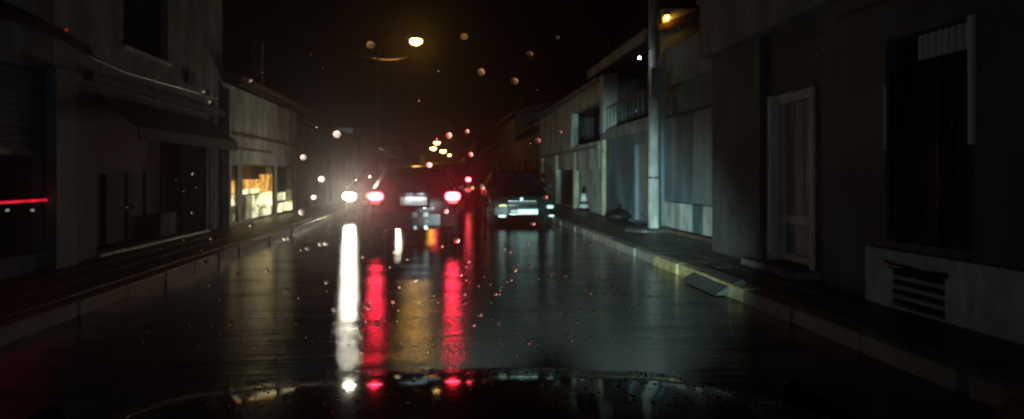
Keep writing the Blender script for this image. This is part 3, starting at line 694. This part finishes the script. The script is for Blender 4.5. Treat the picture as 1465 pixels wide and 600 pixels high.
# --- parked car facing us: local front at y=0, body towards +y
pc = at(747, 252, 17.3); pc.z = 0
pk = root('parked_car', pc, 'dark unlit car facing us, parked along the right kerb with a bright number plate', 'car')
st = [(.0, .34, .55, .60, .66, .55), (.06, .26, .68, .74, .80, .66), (.35, .24, .80, .86, .84, .70), (1.05, .24, .90, .97, .85, .72), (1.75, .24, .93, 1.36, .86, .58), (2.1, .24, .94, 1.44, .86, .60),
      (3.0, .24, .95, 1.45, .86, .60), (3.6, .25, .95, 1.32, .86, .58), (4.0, .28, .92, 1.02, .84, .66), (4.2, .34, .70, .78, .76, .62)]
car_body(st, 'paint_green', pk)
MB().quad((-.70, 1.10, 1.0), (.70, 1.10, 1.0), (.55, 1.76, 1.385), (-.55, 1.76, 1.385)).build('windscreen', 'glass_dark', pk, local=True)
MB().loft([[(x, y, z) for x, y in ((-.83, .10), (-.74, -.03), (-.4, -.09), (.4, -.09), (.74, -.03), (.83, .10))] for z in (.28, .52)]).build('bumper', 'paint_green', pk, local=True, bevel=.02)
B(-.38, .38, -.03, .04, .56, .66).build('grille', 'plastic', pk, local=True)
for i in range(4): B(-.36, .36, -.04, -.03, .57 + i * .024, .578 + i * .024).build('grille_slat', 'chrome' if i == 3 else 'plastic', pk, local=True)
MB().tube([(-.02, -.05, .70), (-.02, -.03, .70)], .04, 14).build('badge', 'chrome', pk, local=True)
zp = at(755, 303.5, 17.3).z
B(-.13, .40, -.115, -.092, zp - .06, zp + .075).build('number_plate', 'plate', pk, local=True, bevel=.006)
B(-.31, -.14, -.112, -.092, zp + .0, zp + .055).build('bumper_insert', 'retro', pk, local=True, bevel=.006)
zh = at(720, 296, 17.3).z
lens('headlight', 'lens_amber', pk, -.50, .0, zh, .14, .07, -.05); lens('headlight', 'lens_clear', pk, .73, .0, zh - .005, .12, .055, -.05)
for x, w in ((-.53, .13), (.76, .09)): lens('fog_lamp', 'lens_clear', pk, x, -.05, at(720, 309, 17.3).z, w, .035, -.04)
B(-.34, -.12, -.10, -.088, .30, .325).build('bumper_strip', 'chrome', pk, local=True)
for s in (-1, 1):
    B(s * .88, s * 1.02, 1.45, 1.53, .95, 1.08).build('mirror', 'paint_green', pk, local=True, bevel=.02)
    MB().quad((s * .86, 1.4, .98), (s * .865, 3.5, .98), (s * .625, 3.2, 1.37), (s * .625, 1.9, 1.37)).build('side_window', 'glass_dark', pk, local=True)
for x, y in ((-.74, .8), (.74, .8), (-.74, 3.3), (.74, 3.3)): wheel(pk, x, y)

# --- oncoming car: headlight at u=500
hl = at(500, 281, 20.6)
oc = root('oncoming_car', (hl.x + .68, hl.y, 0), 'oncoming car with dazzling headlights on the far side of the braking hatchback', 'car')
car_body([(a, b, c * 1.02, d * 1.03, e, f) for a, b, c, d, e, f in st], 'paint_grey', oc)
for s in (-1, 1):
    h_ = lens('headlight', 'lens_clear', oc, s * .68, -.02, hl.z, .22, .13, -.06)
    lens('headlight_lamp', 'head', h_, s * .68, -.085, hl.z, .19, .10, -.03)
MB().quad((-.70, 1.10, 1.02), (.70, 1.10, 1.02), (.55, 1.76, 1.42), (-.55, 1.76, 1.42)).build('windscreen', 'glass_dark', oc, local=True)
MB().loft([[(x, y, z) for x, y in ((-.83, .10), (-.74, -.03), (-.4, -.09), (.4, -.09), (.74, -.03), (.83, .10))] for z in (.28, .52)]).build('bumper', 'paint_grey', oc, local=True, bevel=.02)
B(-.38, .38, -.03, .04, .56, .66).build('grille', 'plastic', oc, local=True); B(-.26, .26, -.115, -.092, .40, .52).build('number_plate', 'plate', oc, local=True)
for s in (-1, 1):
    MB().quad((s * .86, 1.4, .98), (s * .865, 3.5, .98), (s * .625, 3.2, 1.40), (s * .625, 1.9, 1.40)).build('side_window', 'glass_dark', oc, local=True)
    B(s * .88, s * 1.02, 1.45, 1.53, .95, 1.08).build('mirror', 'paint_grey', oc, local=True, bevel=.02)
for x, y in ((-.74, .8), (.74, .8), (-.74, 3.3), (.74, 3.3)): wheel(oc, x, y)

for s in (-1, 1):
    spot('headlight_beam', (oc.location.x + s * .68, oc.location.y - .14, hl.z), (0, 0, 1.1), 220, 22, .6, (1, .93, .78), None, .09)
    spot('headlight_drop_spot', (oc.location.x + s * .68, oc.location.y - .14, hl.z), (0, 0, 2.3), 650, 13, .8, (1, .90, .70), None, .06)  # extra upward spot added to brighten the windscreen drops only
# --- far van braking
hb = at(670, 257, 28.0)
vn = root('far_van', (hb.x - .70, hb.y, 0), 'farther dark van with high red brake lights, between the hatchback and the parked car', 'van')
st2 = [(.0, .36, .7, 1.0, .80, .76), (.06, .28, 1.0, 1.7, .86, .76), (.3, .28, 1.05, 1.85, .88, .74), (2.6, .28, 1.05, 1.86, .88, .74), (3.2, .28, 1.0, 1.6, .88, .70), (3.9, .30, .95, 1.05, .86, .72), (4.5, .36, .7, .8, .78, .66)]
car_body(st2, 'paint_grey', vn)
MB().quad((-.62, .05, 1.12), (.62, .05, 1.12), (.58, .12, 1.62), (-.58, .12, 1.62)).build('rear_window', 'glass_dark', vn, local=True)
MB().loft([[(x, y, z) for x, y in ((-.86, .05), (-.80, -.06), (.80, -.06), (.86, .05))] for z in (.34, .60)]).build('bumper', 'plastic', vn, local=True)
B(-.26, .26, -.08, -.061, .70, .82).build('number_plate', 'plate', vn, local=True)
for s in (-1, 1):
    q = lens('tail_light', 'lens_red', vn, s * .70, -.0, hb.z - .18, .09, .30, -.04)
    lens('brake_lamp', 'high_brake', q, s * .70, -.045, hb.z, .10, .085, -.03); lens('side_lamp', 'tail', q, s * .70, -.045, hb.z - .45, .10, .07, -.02)
M['side_amber'] = emit('amber_lamp_glow', (1, .42, .03), 60)
lens('side_marker', 'side_amber', vn, -.86, -.0, hb.z + .13, .09, .08, -.03)
lens('indicator', 'indicator', vn, .88, -.0, hb.z - .36, .05, .06, -.03)
for x, y in ((-.76, .8), (.76, .8), (-.76, 3.6), (.76, 3.6)): wheel(vn, x, y, .33)

# ================================================================== STREET LAMPS
def street_lamp(p, size, mat, label, group, mast_x=None):
    r = root('street_lamp', (mast_x if mast_x is not None else p.x, p.y, .0), label, 'street lamp', group)
    s = 1 if p.x > (mast_x or 0) else -1
    if mast_x is not None:
        MB().tube([(mast_x, p.y, .09), (mast_x, p.y, p.z - 1.2), (mast_x + s * .5, p.y, p.z - .1), (p.x - s * .25, p.y, p.z + size * .6 + .05)], [.10, .07, .05, .04], 8).build('mast', 'iron', r)
    MB().ellipsoid((p.x, p.y, p.z + size * .45), size * 1.6, size * 1.3, size * .5, 14, 8).build('lamp_head', 'iron', r, smooth=True)
    MB().ellipsoid((p.x, p.y, p.z - size * .12), size, size * .9, size * .62, 14, 8).build('lamp_glass', mat, r, smooth=True)
    return r
p = at(595, 58, 47); street_lamp(p, .42, 'street', 'nearest orange street lamp, blazing high above the street on a mast', 'street lamps along the street', -4.6)
fars = [(625, 204, 152, 'far orange street lamp, uppermost of the distant cluster'), (620, 212, 176, 'far orange street lamp at the left of the distant cluster'), (634, 216, 200, 'far orange street lamp in the middle of the distant cluster'),
        (643, 222, 235, 'faint tiny orange street lamp, farthest of the distant cluster'), (596, 234, 165, 'far orange street lamp low over the roof of the braking hatchback')]
for u, v, d, lb in fars:
    p = at(u, v, d); street_lamp(p, .0042 * d * (1.0 if u != 643 else .55), 'far_street', lb, 'street lamps along the street', -4.6 if p.x < .0 else 4.6)
for u, v, lb in ((541, 226, 'small white lamp on the left houses, the higher of two'), (553, 231, 'small white lamp on the left houses, the lower of two')):
    p = at(u, v, 60 if u == 541 else 72); r = root('white_lamp', p, lb, 'lamp', 'white lamps on the left houses')
    MB().ellipsoid((0, 0, 0), .25, .2, .11).build('lamp_glass', 'far_white', r, local=True, smooth=True)
    MB().tube([(0, 0, .12), (0, 0, .3), (-5.0 - p.x, 0, .45)], .035, 6).build('arm', 'iron', r, local=True)
# overhead wires
for i, (a, b, zl, lb) in enumerate((((-5.05, 13.5, 5.9), (pp.x, pp.y, 7.6), .5, 'dark overhead cable sagging from the tall left house to the concrete pole'),
                                ((-5.0, 13.9, 5.2), (-2.5, 46.9, 9.6), .7, 'dark overhead cable running along the street to the nearest street lamp'),
                                ((pp.x, pp.y, 7.65), (5.2, 60, 6.4), .9, 'overhead cable running from the concrete pole along the right houses'))):
    a, b = Vector(a), Vector(b); pts = [a.lerp(b, t / 16) - Vector((0, 0, zl * 4 * (t / 16) * (1 - t / 16))) for t in range(17)]
    w_ = MB().tube(pts, .014, 6).build('overhead_cable', 'iron'); tag(w_, lb, 'cable')

# ================================================================== OUR CAR
own = root('own_car', (0, 1.0, 0), 'the dark bonnet and rain spotted windscreen of the car we look out of', 'car')
rings = []
for i in range(15):
    t = i / 14; y = .86 + .98 * t
    zc = .965 - .10 * t - .13 * t ** 3.2
    if i >= 13: y += .01 * (i - 12)
    w = .80 - .10 * t ** 3
    rings.append([(w * c, y - .14 * t * (abs(c) ** 2.4), zc - .10 * abs(c) ** 3 + (.008 if .5 < abs(c) < .62 else 0)) for c in [(-1 + 2 * j / 24) for j in range(25)]])
rings.append([(x * .99, y + .015, z - .05) for x, y, z in rings[-1]]); rings.append([(x * .98, y + .0, z - .25) for x, y, z in rings[-1]])
bn = MB().loft(rings, cap=False, closed=False).build('bonnet', 'paint_navy', own, smooth=True)
if bn.data.polygons[10].normal.z < 0: bn.data.flip_normals()
B(-.76, .76, 1.55, 1.70, .28, .60).build('front_bumper', 'plastic', own, bevel=.03)
B(-.74, .74, .70, .80, .80, .885).build('dashboard', 'plastic', own, bevel=.02)
for s in (-1, 1):
    B(s * .79, s * .84, -.6, 1.5, .30, .82).build('wing', 'paint_navy', own, bevel=.02)
    h_ = MB().ellipsoid((s * .60, 1.72, .66), .11, .05, .07, 14, 8).build('headlight', 'lens_clear', own, smooth=True)
WY = lambda z: .85 - .75 * (z - .95)
MB().quad((-.78, WY(.93), .93), (.78, WY(.93), .93), (.72, WY(1.66), 1.66), (-.72, WY(1.66), 1.66)).build('windscreen', 'windscreen', own)
ws = own.children[-1]
for s in (-1, 1):
    MB().loft([[(s * .80, WY(.93) + .04, .93), (s * .86, WY(.93), .93), (s * .86, WY(.93) - .06, .93), (s * .80, WY(.93) - .03, .93)], [(s * .74, WY(1.66) + .04, 1.66), (s * .80, WY(1.66), 1.66), (s * .80, WY(1.66) - .06, 1.66), (s * .74, WY(1.66) - .03, 1.66)]]).build('pillar', 'plastic', own)
B(-.8, .8, -.9, WY(1.66) + .03, 1.664, 1.70).build('roof', 'paint_navy', own)
wfm = bpy.data.materials.new('wet_film'); wfm.use_nodes = True; nt = wfm.node_tree; nt.nodes.remove(nt.nodes['Principled BSDF'])
v = nt.nodes.new('ShaderNodeVolumePrincipled'); v.inputs['Color'].default_value = (.98, .98, .98, 1); v.inputs['Density'].default_value = 3.6; v.inputs['Anisotropy'].default_value = .966
nt.links.new(v.outputs[0], nt.nodes['Material Output'].inputs['Volume']); M['wet_film'] = wfm
fm_ = MB(); fr_ = lambda e: [(-.77, WY(.94) + e, .94), (.77, WY(.94) + e, .94), (.71, WY(1.65) + e, 1.65), (-.71, WY(1.65) + e, 1.65)]
fm_.loft([fr_(.0065), fr_(.0015)]); fo_ = fm_.build('water_film', 'wet_film', ws); fo_['kind'] = 'stuff'
# beams: LED low beam, hot spot to the right kerb side
CB = (.62, .97, .95)
for s in (-1, 1):
    spot('low_beam', (s * .60, 1.82, .66), (s * .60 + 3.1, 14, -.2), 5000, 30, 1.0, CB, None)
    spot('side_beam', (s * .60, 1.82, .68), (s * .60 + .6, 14, 2.6), 27, 140, 1.0, (.72, .89, 1.0), None)

# raindrops on the windscreen
nw = Vector((0, 1, .75)).normalized(); tw = Vector((1, 0, 0)); uw = tw.cross(nw) * -1
def on_glass(u, v):
    r = at(u, v, 1.0) - Vector((0, 0, H)); k = .85 - .75 * (H - .95)
    t = k / (r.y + .75 * r.z); return Vector((0, 0, H)) + r * t
def dropmesh(name, mat, seed, fl=.42):
    rnd = random.Random(seed); k = 14; ph = rnd.uniform(0, 6.28); e = rnd.uniform(.02, .13); sg = rnd.uniform(.0, .35)
    rings = []
    for q, h in ((1, 0), (.85, .2775), (.68, .5376), (.5, .75), (.28, .9216), (.06, 1.0)):
        rings.append([(q * math.cos(a) * (1 + e * math.sin(2 * a + ph)), q * math.sin(a) * (1 + (sg if math.sin(a) > 0 else 0)) * (1 + e * math.cos(3 * a + ph)), h * fl) for a in [2 * math.pi * j / k for j in range(k)]])
    mb = MB().loft(rings, cap=False); n = len(mb.v); mb.f.append(tuple(range(n - k, n)))
    me = bpy.data.meshes.new(name); me.from_pydata(mb.v, [], mb.f); me.materials.append(M[mat]); me.polygons.foreach_set('use_smooth', [True] * len(me.polygons)); return me
DM = {f: [dropmesh('raindrop', 'drop', i + int(f * 100), f) for i in range(3)] for f in (.13, .22, .30, .38, .47, .58, .70)}; DS = {f: [dropmesh('raindrop', 'drop_soft', i + int(f * 90), f) for i in range(3)] for f in DM}
basis = Matrix((tw, Vector((0, 0, -1)), Vector((0, 1, 0)))).transposed()
cam_o = Vector((0, 0, H))
def drop(u, v, px, soft=False):
    p = on_glass(u, v); d = (p - cam_o).length; r = px / 2 * d / F
    need = min(math.hypot(u - a, v - b) for a, b in ((500, 281), (595, 57))) / F / .66 * 1.12
    me = random.choice((DS if soft else DM)[min(DM, key=lambda f: abs(f - need))]); o = bpy.data.objects.new('raindrop', me); COL.objects.link(o); o.parent = ws
    rot = basis.to_4x4()
    o.matrix_local = Matrix.Translation(p - Vector(own.location) + nw * .0005) @ rot @ Matrix.Diagonal((r, r * random.uniform(.85, 1.02), r, 1))
soft_list = [(530, 65, 15), (664, 53, 14), (758, 78, 13), (688, 104, 14), (736, 117, 14), (482, 193, 13), (434, 226, 11), (460, 257, 12), (449, 283, 10), (642, 195, 12), (668, 189, 9), (614, 237, 11), (673, 222, 10),
             (769, 202, 11), (801, 190, 10), (294, 134, 12), (302, 148, 10), (780, 283, 10), (638, 303, 10), (762, 321, 10), (798, 55, 8), (277, 250, 7), (922, 308, 8), (908, 160, 9), (360, 118, 9), (690, 270, 9)]
sharp = [(185, 297, 9), (265, 275, 7), (277, 305, 8), (432, 304, 12), (360, 323, 8), (291, 358, 8), (304, 342, 9), (408, 342, 9), (413, 341, 9), (440, 356, 9), (458, 350, 8), (466, 349, 9), (338, 393, 8), (293, 376, 7), (300, 410, 6),
         (275, 419, 6), (314, 429, 6), (330, 463, 8), (410, 416, 9), (344, 476, 5), (653, 344, 12), (736, 387, 9), (808, 395, 9), (670, 375, 7), (659, 394, 7), (709, 421, 7), (594, 401, 9), (523, 438, 10), (527, 441, 8), (540, 465, 9), (562, 433, 7),
         (664, 421, 9), (687, 450, 9), (663, 434, 9), (678, 465, 8), (626, 433, 6), (467, 404, 8), (477, 444, 7), (406, 492, 7), (448, 488, 7), (424, 464, 6), (713, 463, 6), (756, 491, 8), (757, 382, 6), (844, 420, 7), (878, 412, 7), (929, 413, 6), (848, 448, 7),
         (900, 380, 6), (802, 447, 7), (829, 445, 7), (894, 424, 7), (916, 437, 7), (865, 424, 6), (883, 468, 6), (870, 492, 6), (785, 475, 6), (713, 490, 7), (640, 498, 6), (575, 492, 6), (590, 500, 6), (382, 388, 6), (1268, 262, 6), (1362, 179, 9)]
for u, v, s_ in soft_list: drop(u, v, s_, True)
for u, v, s_ in sharp: drop(u, v, s_ * 1.0)
rnd = random.Random(3)
for i in range(90):
    u = rnd.gauss(780, 130); v = rnd.uniform(350, 515)
    if 250 < u < 1050: drop(u, v, rnd.uniform(3.4, 5.6))
for i in range(50): drop(rnd.uniform(160, 640), rnd.uniform(340, 520), rnd.uniform(3, 5.4))
for i in range(40): drop(rnd.uniform(250, 1300), rnd.uniform(20, 330), rnd.uniform(2.6, 4.5))

# water beads on the bonnet
import bisect
mb = MB(); rnd = random.Random(11)
me = bn.data; vs = [v.co + Vector(own.location) for v in me.vertices]
for k in range(2600):
    i = rnd.randrange(2, 14); j = rnd.randrange(1, 23); a, b = rnd.random(), rnd.random()
    if k % 3 == 0: i = rnd.randrange(10, 14)
    q = vs[i*25+j].lerp(vs[i*25+j+1], a).lerp(vs[(i+1)*25+j].lerp(vs[(i+1)*25+j+1], a), b)
    r = rnd.choice((.0011, .0016, .0022, .003)) * rnd.uniform(.8, 1.2)
    ring6 = lambda s, h: [(q.x + r*s*math.cos(t_*math.pi/3), q.y + r*s*math.sin(t_*math.pi/3), q.z + h*r) for t_ in range(6)]
    mb.loft([ring6(1, -.3), ring6(.85, .35), ring6(.35, .62)])
wb_ = mb.build('water_beads', 'bead', own, smooth=True); wb_['kind'] = 'stuff'

# ================================================================== HAZE
hz = MB().box(-60, 60, -12, 280, -1.3, 16).build('haze', 'earth'); tag(hz, kind='stuff')
m = bpy.data.materials.new('rain_haze'); m.use_nodes = True; nt = m.node_tree; nt.nodes.remove(nt.nodes['Principled BSDF'])
v = nt.nodes.new('ShaderNodeVolumePrincipled'); v.inputs['Color'].default_value = (.9, .9, .92, 1); v.inputs['Density'].default_value = .0007; v.inputs['Anisotropy'].default_value = .7
nt.links.new(v.outputs[0], nt.nodes['Material Output'].inputs['Volume']); hz.data.materials.clear(); hz.data.materials.append(m)
